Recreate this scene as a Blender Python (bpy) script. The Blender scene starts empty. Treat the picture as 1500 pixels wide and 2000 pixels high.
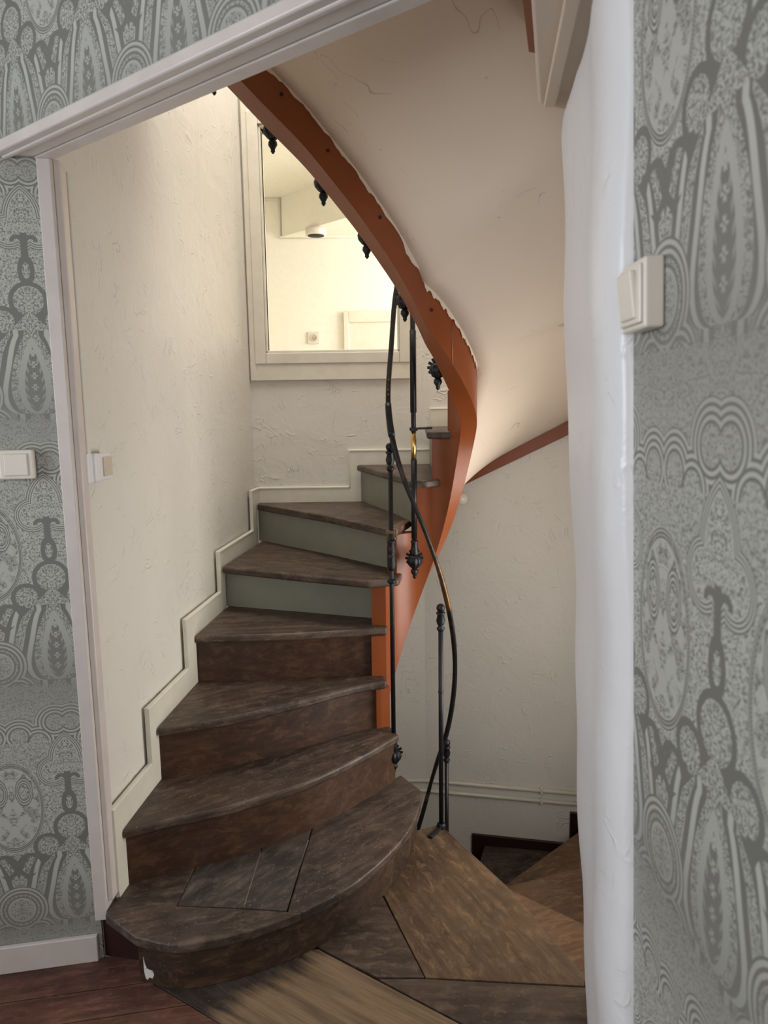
import bpy, math, random
from mathutils import Vector, Matrix
random.seed(7)
S = bpy.context.scene
COL = S.collection
PI = math.pi

# ------------------------------------------------------------------ camera, world, lights, exposure
cd = bpy.data.cameras.new('camera'); cam = bpy.data.objects.new('camera', cd); COL.objects.link(cam)
cd.sensor_fit = 'HORIZONTAL'; cd.sensor_width = 36.0; cd.lens = 36.0 * 1387 / 1500
cd.clip_start = 0.02
down = Vector((136, 9740, 1387)).normalized()          # the plumb line in camera axes (x right, y down, z forward)
fw = Vector((0, 0, 1)); Yc = (fw - down * fw.dot(down)).normalized(); Xc = down.cross(Yc)
if Xc.x < 0: Xc = -Xc
Wm = Matrix((Xc, Yc, -down))
cx, cy, cz = Wm @ Vector((1, 0, 0)), -(Wm @ Vector((0, 1, 0))), -(Wm @ Vector((0, 0, 1)))
cam.matrix_world = Matrix(((cx.x, cy.x, cz.x, 0), (cx.y, cy.y, cz.y, 0), (cx.z, cy.z, cz.z, 1.5), (0, 0, 0, 1)))
S.camera = cam
cd.dof.use_dof = True; cd.dof.focus_distance = 2.6; cd.dof.aperture_fstop = 8.0

w = bpy.data.worlds.new('world'); S.world = w; w.use_nodes = True
w.node_tree.nodes['Background'].inputs[0].default_value = (0.80, 0.88, 1.0, 1)
w.node_tree.nodes['Background'].inputs[1].default_value = 0.6
S.view_settings.view_transform = 'Standard'; S.view_settings.look = 'None'
S.view_settings.exposure = 0.0; S.view_settings.gamma = 1.0; S.view_settings.use_curve_mapping = False

def area(name, loc, target, sx, sy, power, col):
    l = bpy.data.lights.new(name, 'AREA'); l.shape = 'RECTANGLE'; l.size = sx; l.size_y = sy
    l.energy = power; l.color = col
    o = bpy.data.objects.new(name, l); COL.objects.link(o); o.location = loc
    o.rotation_euler = (Vector(target) - Vector(loc)).to_track_quat('-Z', 'Y').to_euler()
    return o
area('added_back_opening_light', (-0.75, -1.84, 1.5), (-0.75, 3, 1.4), 1.2, 1.4, 17, (1.0, 0.95, 0.92))  # area light at the added, unseen opening in the back wall
area('added_side_window_light', (-2.64, 0.30, 1.62), (0, 0.55, 1.15), 1.2, 1.1, 46, (0.86, 0.92, 1.0))  # stands behind an added side window that is out of view
area('upper_floor_standin_light', (-0.1, 2.75, 4.15), (-0.1, 2.85, 0), 1.2, 1.1, 46, (1.0, 0.97, 0.92))  # plain area light standing in for daylight upstairs; no window built
area('next_room_standin_light', (1.6, 4.4, 2.3), (-0.6, 4.5, 2.2), 1.2, 1.2, 62, (1.0, 0.98, 0.94))  # plain stand-in light inside the next room
area('added_stair_window_light', (1.13, 2.20, 0.75), (0.3, 2.75, 0.75), 0.85, 1.05, 25, (1.0, 0.95, 0.89))  # shines through an added stair window, unseen behind the jamb

# ------------------------------------------------------------------ node helpers
class E:
    """a float socket with arithmetic: every operation adds one Math node"""
    nt = None
    def __init__(s, v): s.v = v
    @staticmethod
    def op(o, *a):
        n = E.nt.nodes.new('ShaderNodeMath'); n.operation = o
        for i, x in enumerate(a):
            x = x.v if isinstance(x, E) else x
            if isinstance(x, (int, float)): n.inputs[i].default_value = float(x)
            else: E.nt.links.new(x, n.inputs[i])
        return E(n.outputs[0])
    def __add__(s, o): return E.op('ADD', s, o)
    __radd__ = __add__
    def __sub__(s, o): return E.op('SUBTRACT', s, o)
    def __rsub__(s, o): return E.op('SUBTRACT', o, s)
    def __mul__(s, o): return E.op('MULTIPLY', s, o)
    __rmul__ = __mul__
    def __truediv__(s, o): return E.op('DIVIDE', s, o)
    def __neg__(s): return E.op('MULTIPLY', s, -1)
def emin(a, b): return E.op('MINIMUM', a, b)
def emax(a, b): return E.op('MAXIMUM', a, b)
def eabs(a): return E.op('ABSOLUTE', a)
def esin(a): return E.op('SINE', a)
def epow(a, b): return E.op('POWER', a, b)
def esqrt(a): return E.op('SQRT', a)
def elt(a, b): return E.op('LESS_THAN', a, b)
def egt(a, b): return E.op('GREATER_THAN', a, b)
def emod(a, b): return E.op('FLOORED_MODULO', a, b)
def eping(a, b): return E.op('PINGPONG', a, b)
def clamp(a):
    r = E.op('ADD', a, 0.0); r.v.node.use_clamp = True; return r
def circ(x, y, cx, cy, r): return esqrt((x - cx) * (x - cx) + (y - cy) * (y - cy)) - r
def mixf(a, b, t): return a + (b - a) * t
def inb(v, lo, hi): return egt(v, lo) * elt(v, hi)

def new_mat(name):
    m = bpy.data.materials.new(name); m.use_nodes = True
    nt = m.node_tree; E.nt = nt
    return m, nt, nt.nodes['Principled BSDF']
def rgb(c): return (c[0], c[1], c[2], 1)
def lin(r, g, b):
    f = lambda c: (c / 255 / 12.92) if c / 255 <= 0.04045 else ((c / 255 + 0.055) / 1.055) ** 2.4
    return (f(r), f(g), f(b))
def noise(nt, vec, scale, detail=4, rough=0.55, dist=0.0):
    n = nt.nodes.new('ShaderNodeTexNoise'); n.inputs['Scale'].default_value = scale
    n.inputs['Detail'].default_value = detail; n.inputs['Roughness'].default_value = rough
    n.inputs['Distortion'].default_value = dist
    if vec is not None: nt.links.new(vec, n.inputs['Vector'])
    return n.outputs['Fac']
def mapping(nt, vec, scale=(1, 1, 1), rot=(0, 0, 0), loc=(0, 0, 0)):
    n = nt.nodes.new('ShaderNodeMapping'); n.inputs['Scale'].default_value = scale
    n.inputs['Rotation'].default_value = rot; n.inputs['Location'].default_value = loc
    nt.links.new(vec, n.inputs['Vector']); return n.outputs[0]
def ramp(nt, fac, stops):
    n = nt.nodes.new('ShaderNodeValToRGB'); cr = n.color_ramp
    while len(cr.elements) < len(stops): cr.elements.new(0.5)
    for e, (p, c) in zip(cr.elements, stops): e.position = p; e.color = rgb(c)
    nt.links.new(fac.v if isinstance(fac, E) else fac, n.inputs[0]); return n.outputs[0]
def mixc(nt, fac, a, b):
    n = nt.nodes.new('ShaderNodeMix'); n.data_type = 'RGBA'
    for sock, x in ((n.inputs[0], fac), (n.inputs[6], a), (n.inputs[7], b)):
        x = x.v if isinstance(x, E) else x
        if isinstance(x, tuple): sock.default_value = rgb(x)
        elif isinstance(x, (int, float)): sock.default_value = x
        else: nt.links.new(x, sock)
    return n.outputs[2]
def bump(nt, bsdf, h, strength, dist):
    n = nt.nodes.new('ShaderNodeBump'); n.inputs['Strength'].default_value = strength
    n.inputs['Distance'].default_value = dist
    nt.links.new(h.v if isinstance(h, E) else h, n.inputs['Height']); nt.links.new(n.outputs[0], bsdf.inputs['Normal'])
def pos(nt): return nt.nodes.new('ShaderNodeNewGeometry').outputs['Position']

def plaster(name, col, rough=0.55, rel=1.0, streak=1.0, marks=False):
    m, nt, b = new_mat(name); p = pos(nt)
    b.inputs['Roughness'].default_value = rough
    big = noise(nt, p, 2.2, 3); dirt = noise(nt, p, 9, 5)
    c = ramp(nt, big, [(0.3, tuple(x * 0.95 for x in col)), (0.7, col)])
    sp = ramp(nt, noise(nt, p, 70, 2), [(0.24, tuple(x * 0.72 for x in col)), (0.27, (1, 1, 1))])
    mm = nt.nodes.new('ShaderNodeMix'); mm.data_type = 'RGBA'; mm.blend_type = 'MULTIPLY'; mm.inputs[0].default_value = 0.25
    if marks:      # hairline cracks, scuffs and a few stains
        ck = elt(eabs(E(noise(nt, p, 3.1, 3, 0.5, 0.8)) - 0.5), 0.0022) * egt(E(noise(nt, mapping(nt, p, (1, 1, 1), (0, 0, 0), (3, 1, 7)), 4.5, 2)), 0.56)
        sc = egt(E(noise(nt, mapping(nt, p, (1, 1, 3), (0.4, 0.6, 0.2)), 24, 3, 0.6)), 0.735)
        c = mixc(nt, emax(ck * 0.45, sc * 0.30), c, tuple(x * 0.35 for x in col))
    nt.links.new(c, mm.inputs[6]); nt.links.new(sp, mm.inputs[7]); nt.links.new(mm.outputs[2], b.inputs['Base Color'])
    st = noise(nt, p, 5.5, 5, 0.6, 0.9)
    wv = noise(nt, mapping(nt, p, (1, 1, 1), (0.3, 0.5, 0.7)), 7.0, 2, 0.5, 2.0)
    rid = emax(0.0, 0.030 - eabs(E(wv) - 0.52)) * 22.0 * clamp((E(noise(nt, p, 13, 2)) - 0.52) * 7)
    h = E(st) * 0.8 + rid * 0.55 * streak + E(noise(nt, p, 70, 3)) * 0.06
    bump(nt, b, h, 0.5 * rel, 0.012)
    return m

def paint(name, col, rough=0.4, wear=0.0, spec=0.5):
    m, nt, b = new_mat(name); p = pos(nt)
    n = noise(nt, p, 14, 5)
    c = ramp(nt, n, [(0.3, tuple(x * 0.90 for x in col)), (0.7, col)])
    if wear:
        c = mixc(nt, egt(E(noise(nt, p, 26, 5, 0.7)), 1 - wear), c, tuple(min(1, x * 2.2 + 0.05) for x in col))
    nt.links.new(c, b.inputs['Base Color']); b.inputs['Roughness'].default_value = rough
    b.inputs['Specular IOR Level'].default_value = spec
    bump(nt, b, noise(nt, p, 40, 4), 0.12, 0.004)
    return m

def wood(name, cols, angle, rough=0.5, grain=1.0, dust=0.25, vert=False, worn=None, spec=0.4):
    """grain runs along `angle` in plan (or level along the face when vert)"""
    m, nt, b = new_mat(name); p = pos(nt)
    r = mapping(nt, p, (1, 1, 1), (0, 0, -angle))
    g = mapping(nt, r, (2.2, 26, 26))
    f = noise(nt, g, 1.4, 8, 0.62, 0.5)
    fine = noise(nt, mapping(nt, r, (6, 190, 190)), 1.0, 3, 0.6, 0.2)
    c = ramp(nt, f, [(0.25, cols[0]), (0.5, cols[1]), (0.75, cols[2])])
    patch = noise(nt, p, 3.6, 5, 0.6)
    c = mixc(nt, clamp((E(patch) - 0.44) * 4.0) * 0.70, c, tuple(x * 0.5 for x in cols[0]))
    mot = noise(nt, mapping(nt, r, (1.0, 2.2, 2.2)), 16, 6, 0.7, 0.6)
    c = mixc(nt, clamp((E(mot) - 0.5) * 5.0) * 0.60, c, tuple(x * 1.5 for x in cols[2]))
    c = mixc(nt, clamp((0.45 - E(mot)) * 4.0) * 0.40, c, tuple(x * 0.6 for x in cols[0]))
    if worn:
        wc, wa, wb, bias = worn          # bare wood shows along a line a->b
        ra = math.atan2(wb[1] - wa[1], wb[0] - wa[0])
        sp = nt.nodes.new('ShaderNodeSeparateXYZ'); nt.links.new(mapping(nt, p, (1, 1, 1), (0, 0, 0), (-wa[0], -wa[1], 0)), sp.inputs[0])
        d = E(sp.outputs[0]) * (-math.sin(ra)) + E(sp.outputs[1]) * math.cos(ra)
        k = clamp((E(f) - 0.5) * 2.6 + (-d) * 16 + bias + (E(patch) - 0.5) * 1.6)
        w2 = ramp(nt, f, [(0.3, tuple(x * 0.55 for x in wc)), (0.55, wc), (0.8, tuple(x * 1.2 for x in wc))])
        c = mixc(nt, k, c, w2)
    c = mixc(nt, clamp((E(fine) - 0.45) * 2.0) * 0.28 * grain, c, tuple(x * 0.35 for x in cols[0]))
    specks = egt(E(noise(nt, p, 120, 2, 0.5)), 0.70)
    c = mixc(nt, specks * 0.5 * min(1, dust * 2), c, (0.36, 0.31, 0.26))
    c = mixc(nt, clamp((E(noise(nt, p, 11, 6, 0.7)) - 0.5) * 2.5) * dust, c, (0.20, 0.165, 0.135))
    nt.links.new(c, b.inputs['Base Color'])
    b.inputs['Specular IOR Level'].default_value = spec
    rr = E(patch) * 0.35 + (rough - 0.15); nt.links.new(rr.v, b.inputs['Roughness'])
    bump(nt, b, E(f) * 0.6 + E(fine) * 0.5, 0.22 * grain, 0.003)
    return m

def metal(name, col, rough, metallic=0.7, rub=None):
    m, nt, b = new_mat(name); p = pos(nt)
    n = noise(nt, p, 45, 5, 0.65)
    c = ramp(nt, n, [(0.3, tuple(x * 0.7 for x in col)), (0.75, tuple(x * 1.5 for x in col))])
    if rub:
        sp = nt.nodes.new('ShaderNodeSeparateXYZ'); nt.links.new(p, sp.inputs[0])
        k = emax(0.0, 1.0 - eabs(E(sp.outputs[2]) - rub[1]) * 5.0)
        k = clamp((E(noise(nt, p, 12, 4)) - 0.62 + k * 0.42) * 4)
        c = mixc(nt, k, c, rub[0])
    nt.links.new(c, b.inputs['Base Color']); b.inputs['Metallic'].default_value = metallic
    b.inputs['Roughness'].default_value = rough
    bump(nt, b, n, 0.15, 0.002)
    return m

def wallpaper(name, ux, uy, u0, v0):
    """two-tone paisley damask; u runs along the wall (ux, uy), one repeat is 0.284 x 0.687 m"""
    m, nt, b = new_mat(name); p = pos(nt)
    sp = nt.nodes.new('ShaderNodeSeparateXYZ'); nt.links.new(p, sp.inputs[0])
    K = 2981.0
    u = (E(sp.outputs[0]) * ux + E(sp.outputs[1]) * uy - u0) * K
    x = eping(u, 423.0)
    y = emod((v0 - E(sp.outputs[2])) * K, 2048.0)
    # small floral filling, mirrored with the motif
    cb = nt.nodes.new('ShaderNodeCombineXYZ'); nt.links.new(x.v, cb.inputs[0]); nt.links.new(y.v, cb.inputs[1])
    vo = nt.nodes.new('ShaderNodeTexVoronoi'); vo.inputs['Scale'].default_value = 1 / 40.0; vo.inputs['Randomness'].default_value = 0.75
    nt.links.new(cb.outputs[0], vo.inputs['Vector'])
    petal = esin(E(vo.outputs['Distance']) * 21.0)
    scr = E(noise(nt, cb.outputs[0], 0.075, 2, 0.5, 1.2))
    flor = clamp((petal * 0.30 + (scr - 0.47) * 5.0) * 1.6 + 0.62)
    fine = clamp((scr - 0.46) * 9.0 + petal * 0.5 + 0.3)
    # pointed dome with side lobes, triple outline
    dome = emin(circ(x, y, -140, 230, 230), circ(x, y, 100, 320, 82))
    out1 = clamp(esin(dome * 0.42) * 2.0 + 0.6)
    val = flor
    # light field around the other axis with dark sprays
    field = esqrt((x - 423) * (x - 423) * 2.6 + (y - 600) * (y - 600)) - 330
    spray = E(noise(nt, cb.outputs[0], 0.0115, 3, 0.6, 0.8))
    fld = clamp((spray - 0.5) * -22 + 0.5)
    fldv = mixf(fine * 0.75, 0.95, fld)
    # rope along the field's edge
    rope = clamp(esin(field * 0.40) * 1.3 + 0.45) * mixf(clamp(esin((y + x) * 0.45) * 2 + 0.7), 1.0, egt(eabs(field - 24), 11))
    val = mixf(val, rope, inb(field, 0, 52)); val = mixf(val, fldv, elt(field, 0))
    paisley = esqrt((x - 330) * (x - 330) * 3.2 + (y - 470) * (y - 470)) - 120
    val = mixf(val, clamp(esin(paisley * 0.28) * 2 + 0.4), elt(paisley, 0) * egt(paisley, -58))
    val = mixf(val, fine, elt(paisley, -58))
    # scalloped body below, with the wide dark band
    sc = emin(emin(circ(x, y, 0, 800, 104), circ(x, y, 185, 950, 80)), emin(circ(x, y, 325, 1100, 75), circ(x, y, 440, 1250, 80)))
    body = emin(sc, (x * 1.03 + 870 - y) * 0.7)
    low = egt(y, 660.0)
    val = mixf(val, 0.0, inb(body, 0, 32) * low)
    inside = elt(body, 0) * low
    # great teardrop with leafy rims and flames beside it
    y0_ = y
    wrap = elt(y, 300.0)
    y = y + wrap * 2048
    t = clamp((y - 1050) / 560.0)
    xt = epow(t, 0.9) * epow(1 - t, 0.45) * 265
    q = x - xt
    flame = clamp(esin(q * 0.085 + esin(y * 0.011) * 1.2) * 2.2 + 0.35)
    flame = mixf(flame, fine * 0.9, egt(esin(q * 0.0425 + 0.6), 0.35))
    bod = mixf(fine, flame, inb(y, 1010.0, 1650.0))
    bod = mixf(bod, flor * 0.75 + 0.1, egt(y, 1650.0))
    rim = inb(q, -42.0, 0.0)
    sy = emod(y - 1130, 82.0) - 41
    ang = E.op('ARCTAN2', sy, x)
    sym = elt(esqrt(x * x + sy * sy) - 17 - esin(ang * 5 + 1.57) * 9, 0) * egt(esqrt(x * x + sy * sy), 6.0) * inb(y, 1130, 1540)
    leaf = egt(esin(y * 0.10 + q * 0.16), 0.2)
    tear = mixf(mixf(mixf(0.05, 0.55, leaf * inb(q, -62.0, -42.0)), 0.9, sym), 0.82, rim)
    bod = mixf(bod, tear, elt(q, 0) * inb(y, 1050, 1610))
    # concentric arches on the other axis
    arc = emin(circ(x, y, 423, 1480, 0), circ(x, y, 300, 1700, 0) + 60)
    bod = mixf(bod, clamp(esin(arc * 0.21) * 1.6 + 0.75) * mixf(1.0, fine, inb(arc, 118.0, 152.0)), elt(arc, 205.0) * egt(arc, 88.0) * elt(y, 1640.0))
    bod = mixf(bod, flor, elt(arc, 88.0) * elt(y, 1640.0))
    arc2 = emin(emin(circ(x, y, 190, 2110, 0), circ(x, y, 330, 2060, 0)), circ(x, y, 60, 1960, 0))
    bod = mixf(bod, clamp(esin(arc2 * 0.24) * 1.5 + 0.7), elt(arc2, 150.0) * egt(arc2, 66.0) * inb(y, 1780.0, 2110.0))
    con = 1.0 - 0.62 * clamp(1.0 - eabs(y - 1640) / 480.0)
    y = y0_
    val = mixf(val, bod, emax(inside, wrap * egt(field, 52)))
    # dome is drawn over everything
    top = elt(y, 480.0)
    val = mixf(val, out1, inb(dome, 0, 44) * top); val = mixf(val, flor, elt(dome, 0) * top)
    # dark fleur below the dome
    stem = emax(x - 24, eabs(y - 430) - 100)
    horn = emax(eabs(circ(x, y, 48, 392, 34)) - 14, y - 392)
    drop = esqrt(x * x * 3.4 + (y - 590) * (y - 590)) - 108
    bead = esqrt(x * x * 4.5 + (y - 590) * (y - 590)) - 56
    fle = emin(emin(stem, horn), drop)
    val = mixf(val, mixf(0.0, fine, elt(bead, 0)), elt(fle, 0))
    # metallic ink's changing sheen painted into the colour: weaker contrast towards each motif's foot
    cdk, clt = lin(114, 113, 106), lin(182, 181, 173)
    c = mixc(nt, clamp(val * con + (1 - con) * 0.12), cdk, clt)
    nt.links.new(c, b.inputs['Base Color'])
    rg = 0.55 - val * 0.14; nt.links.new(rg.v, b.inputs['Roughness'])
    return m

def plain(name, col, rough=0.4):
    m, nt, b = new_mat(name); p = pos(nt)
    nt.links.new(ramp(nt, noise(nt, p, 30, 3), [(0.3, tuple(x * 0.95 for x in col)), (0.7, col)]), b.inputs['Base Color'])
    b.inputs['Roughness'].default_value = rough
    return m

def glass_mat():
    m, nt, b = new_mat('window_glass')
    nt.nodes.remove(b); o = nt.nodes['Material Output']
    tr = nt.nodes.new('ShaderNodeBsdfTransparent'); gl = nt.nodes.new('ShaderNodeBsdfGlossy'); gl.inputs['Roughness'].default_value = 0.02
    fr = nt.nodes.new('ShaderNodeFresnel'); fr.inputs['IOR'].default_value = 1.3
    mx = nt.nodes.new('ShaderNodeMixShader')
    nt.links.new(fr.outputs[0], mx.inputs[0]); nt.links.new(tr.outputs[0], mx.inputs[1]); nt.links.new(gl.outputs[0], mx.inputs[2])
    nt.links.new(mx.outputs[0], o.inputs['Surface'])
    return m

# ------------------------------------------------------------------ mesh helpers
def tag(o, label=None, cat=None, group=None, kind=None):
    if label: o['label'] = label
    if cat: o['category'] = cat
    if group: o['group'] = group
    if kind: o['kind'] = kind
    return o
def struct(o): o['kind'] = 'structure'; return o
def empty(name, loc=(0, 0, 0)):
    o = bpy.data.objects.new(name, None); COL.objects.link(o); o.location = loc; o.empty_display_size = 0.1
    return o
def mesh(name, verts, faces, mat, parent=None, smooth=False, bevel=0, segs=2, angle=35):
    me = bpy.data.meshes.new(name); me.from_pydata([tuple(v) for v in verts], [], faces)
    import bmesh
    bm = bmesh.new(); bm.from_mesh(me); bmesh.ops.recalc_face_normals(bm, faces=bm.faces); bm.to_mesh(me); bm.free()
    me.materials.append(mat)
    o = bpy.data.objects.new(name, me); COL.objects.link(o)
    if parent is not None:
        o.parent = parent; o.matrix_parent_inverse = Matrix.Translation(-Vector(parent_world(parent)))
    if smooth:
        for p in me.polygons: p.use_smooth = True
    if bevel:
        md = o.modifiers.new('bevel', 'BEVEL'); md.width = bevel; md.segments = segs; md.limit_method = 'ANGLE'; md.angle_limit = math.radians(angle)
        for p in me.polygons: p.use_smooth = True
        md.harden_normals = True
    return o
def parent_world(p):
    v = Vector(p.location)
    return v
def prism_data(poly, z0, z1):
    n = len(poly)
    vs = [(x, y, z0) for x, y in poly] + [(x, y, z1) for x, y in poly]
    fs = [tuple(range(n - 1, -1, -1)), tuple(range(n, 2 * n))] + [(i, (i + 1) % n, n + (i + 1) % n, n + i) for i in range(n)]
    return vs, fs
def prism(name, poly, z0, z1, mat, parent=None, bevel=0, segs=2, **k):
    vs, fs = prism_data(poly, z0, z1); return mesh(name, vs, fs, mat, parent, bevel=bevel, segs=segs, **k)
def join(parts):
    V, F = [], []
    for vs, fs in parts:
        b = len(V); V += list(vs); F += [tuple(i + b for i in f) for f in fs]
    return V, F
def obox(c, ax, ay, az, sx, sy, sz):
    """box with centre c, half sizes sx sy sz along unit axes"""
    c, ax, ay, az = Vector(c), Vector(ax), Vector(ay), Vector(az)
    vs = [c + ax * (i * sx) + ay * (j * sy) + az * (k * sz) for k in (-1, 1) for j in (-1, 1) for i in (-1, 1)]
    fs = [(0, 2, 3, 1), (4, 5, 7, 6), (0, 1, 5, 4), (2, 6, 7, 3), (0, 4, 6, 2), (1, 3, 7, 5)]
    return vs, fs
def lathe_data(prof, x, y, n=16, flute=0.0, lobes=8):
    """prof: (z, r) from top to bottom around a vertical axis"""
    vs, fs = [], []
    for z, r in prof:
        for i in range(n):
            a = 2 * PI * i / n
            rr = r * (1 + flute * math.cos(lobes * a))
            vs.append((x + rr * math.cos(a), y + rr * math.sin(a), z))
    for j in range(len(prof) - 1):
        for i in range(n):
            fs.append((j * n + i, j * n + (i + 1) % n, (j + 1) * n + (i + 1) % n, (j + 1) * n + i))
    fs.append(tuple(range(n))); fs.append(tuple((len(prof) - 1) * n + i for i in range(n - 1, -1, -1)))
    return vs, fs
def lathe(name, prof, x, y, mat, parent, n=16, flute=0.0, lobes=8):
    vs, fs = lathe_data(prof, x, y, n, flute, lobes); return mesh(name, vs, fs, mat, parent, smooth=True)
def catmull(pts, n=8):
    P = [Vector(p) for p in pts]; P = [P[0] * 2 - P[1]] + P + [P[-1] * 2 - P[-2]]
    out = []
    for i in range(1, len(P) - 2):
        a, b, c, d = P[i - 1:i + 3]
        for j in range(n):
            t = j / n
            out.append(0.5 * ((2 * b) + (c - a) * t + (2 * a - 5 * b + 4 * c - d) * t * t + (3 * b - a - 3 * c + d) * t ** 3))
    out.append(P[-2]); return out
def sweep_data(path, section, up=Vector((0, 0, 1))):
    """section: (side, height) points carried along the path"""
    vs, fs, m = [], [], len(section)
    for i, p in enumerate(path):
        t = (path[min(i + 1, len(path) - 1)] - path[max(i - 1, 0)]).normalized()
        s = t.cross(up); s = s.normalized() if s.length > 1e-4 else Vector((1, 0, 0))
        v = s.cross(t).normalized()
        for a, h in section: vs.append(p + s * a + v * h)
    for i in range(len(path) - 1):
        for j in range(m): fs.append((i * m + j, i * m + (j + 1) % m, (i + 1) * m + (j + 1) % m, (i + 1) * m + j))
    fs.append(tuple(range(m))); fs.append(tuple((len(path) - 1) * m + j for j in range(m - 1, -1, -1)))
    return vs, fs
def interp(tab, x):
    if x <= tab[0][0]: return tab[0][1]
    for (a, va), (b, vb) in zip(tab, tab[1:]):
        if x <= b: return va + (vb - va) * (x - a) / (b - a)
    return tab[-1][1]
def ring(r, n=10): return [(r * math.cos(2 * PI * i / n), r * math.sin(2 * PI * i / n)) for i in range(n)]

# ------------------------------------------------------------------ materials
M = {}
M['plaster'] = plaster('trowelled_white_plaster', lin(218, 213, 203), 0.5, 1.15)
M['soffit'] = plaster('smooth_cream_plaster', lin(214, 197, 178), 0.6, 0.22, 0.3, True)
M['column'] = plaster('glossy_white_plaster', lin(228, 226, 226), 0.32, 0.8, 0.9)
M['nextroom'] = plain('cream_room_paint', lin(245, 240, 226), 0.7)
M['white_trim'] = paint('white_gloss_trim', lin(212, 201, 194), 0.35)
M['cream_trim'] = paint('cream_trim_paint', lin(220, 214, 198), 0.4)
M['door'] = paint('pale_pink_door_paint', lin(240, 222, 205), 0.5)
M['plastic'] = plain('cream_plastic', lin(226, 217, 204), 0.3)
M['plastic_beige'] = plain('beige_plastic', lin(206, 192, 174), 0.3)
M['dark'] = plain('dark_hole', (0.015, 0.013, 0.012), 0.8)
M['orange'] = paint('orange_brown_gloss_paint', lin(132, 68, 31), 0.36, 0.0, 0.4)
M['grey_green'] = paint('grey_green_riser_paint', lin(146, 147, 134), 0.45)
M['maroon'] = paint('dark_maroon_paint', lin(46, 22, 18), 0.35)
M['iron'] = metal('black_iron', (0.018, 0.018, 0.020), 0.42, 0.6)
M['rail'] = metal('rubbed_black_rail', (0.016, 0.015, 0.015), 0.38, 0.6, ((0.16, 0.085, 0.03), 0.90))
M['brass'] = metal('bright_brass', (0.75, 0.50, 0.16), 0.25, 1.0)
M['bronze'] = metal('brown_clip_metal', (0.16, 0.10, 0.06), 0.45, 0.7)
M['bulb'] = plain('frosted_bulb', lin(232, 224, 208), 0.25)
M['ceiling'] = plain('ceiling_white', (0.75, 0.74, 0.72), 0.8)
M['glass'] = glass_mat()
DK = [lin(48, 38, 32), lin(74, 59, 49), lin(104, 86, 72)]
def tread_mat(k, ang): return wood('worn_tread_wood_%d' % k, DK, ang, 0.45, 0.8, 0.35)
M['riser'] = wood('brown_riser_wood', [lin(50, 33, 23), lin(68, 46, 32), lin(88, 62, 44)], 0.4, 0.42, 0.4, 0.10)
M['riser1'] = wood('brown_riser_wood_scuffed', [lin(44, 32, 23), lin(64, 47, 34), lin(88, 66, 48)], 0.2, 0.42, 0.4, 0.18)
M['boards'] = wood('red_brown_floorboard', [lin(66, 40, 33), lin(98, 63, 51), lin(122, 82, 66)], 0.175, 0.5, 1.0, 0.12)
M['threshold'] = wood('worn_threshold_board', [lin(42, 36, 31), lin(56, 47, 41), lin(74, 62, 53)], -0.585, 0.5, 2.2, 0.2,
                      worn=(lin(130, 106, 80), (-0.45, 1.58), (-0.19, 1.80), 0.55))
M['oak'] = wood('brown_oak_landing', [lin(68, 51, 36), lin(92, 71, 50), lin(114, 90, 66)], -1.15, 0.45, 0.6, 0.22)
M['oak_dark'] = wood('dark_oak_landing', [lin(56, 45, 36), lin(78, 62, 50), lin(100, 82, 66)], -0.03, 0.45, 1.0, 0.25)
M['oak_low'] = wood('brown_lower_tread', [lin(84, 62, 45), lin(112, 84, 60), lin(132, 102, 76)], 0.3, 0.45, 0.6, 0.2)
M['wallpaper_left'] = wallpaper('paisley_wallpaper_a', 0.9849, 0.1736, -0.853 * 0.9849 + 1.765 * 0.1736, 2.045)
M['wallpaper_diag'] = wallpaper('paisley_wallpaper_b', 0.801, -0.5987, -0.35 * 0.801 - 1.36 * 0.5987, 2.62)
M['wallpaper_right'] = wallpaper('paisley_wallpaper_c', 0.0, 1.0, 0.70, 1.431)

# ------------------------------------------------------------------ the setting: hall
RISE = 0.182
Z = {0: 0.0, 1: 0.148}
for k in range(2, 20): Z[k] = 0.148 + RISE * (k - 1)
for k in range(1, 9): Z[-k] = -0.02 - RISE * k
def wx(y): return -0.772 + 0.0885 * (y - 1.85)         # the stairwell's left wall
def lw(x): return 1.789 + 0.1763 * (x + 0.804)         # the papered left wall
LF = lambda x: 1.755 - 0.7475 * (x + 0.881)            # front of the slanting lintel
LI = lambda x: 1.81 - 0.778 * (x + 0.779)              # its stair side

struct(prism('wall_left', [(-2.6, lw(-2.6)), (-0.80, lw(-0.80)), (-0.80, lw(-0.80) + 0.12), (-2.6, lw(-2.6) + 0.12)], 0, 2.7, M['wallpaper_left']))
# the lintel wall runs slantwise from the left wall to the jamb beside the right wall
xa, xb = -0.935, 0.36
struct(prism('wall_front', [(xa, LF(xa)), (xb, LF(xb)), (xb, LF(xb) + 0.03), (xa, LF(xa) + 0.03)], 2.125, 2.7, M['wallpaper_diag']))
struct(prism('wall_front_core', [(xa, LF(xa) + 0.03), (xb, LF(xb) + 0.03), (0.42, LI(0.36)), (-0.85, LI(-0.85))], 2.13, 4.3, M['soffit']))
def xr(z): return 0.313 + (1.99 - z) * 0.0356           # the papered right wall leans a little
vs = [(xr(0), -1.9, 0), (xr(0), 0.944, 0), (xr(2.7), 0.944, 2.7), (xr(2.7), -1.9, 2.7)]
vs += [(x + 0.10, y, z) for x, y, z in vs]
struct(mesh('wall_right', vs, [(0, 1, 2, 3), (7, 6, 5, 4), (0, 4, 5, 1), (1, 5, 6, 2), (2, 6, 7, 3), (3, 7, 4, 0)], M['wallpaper_right']))

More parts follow.
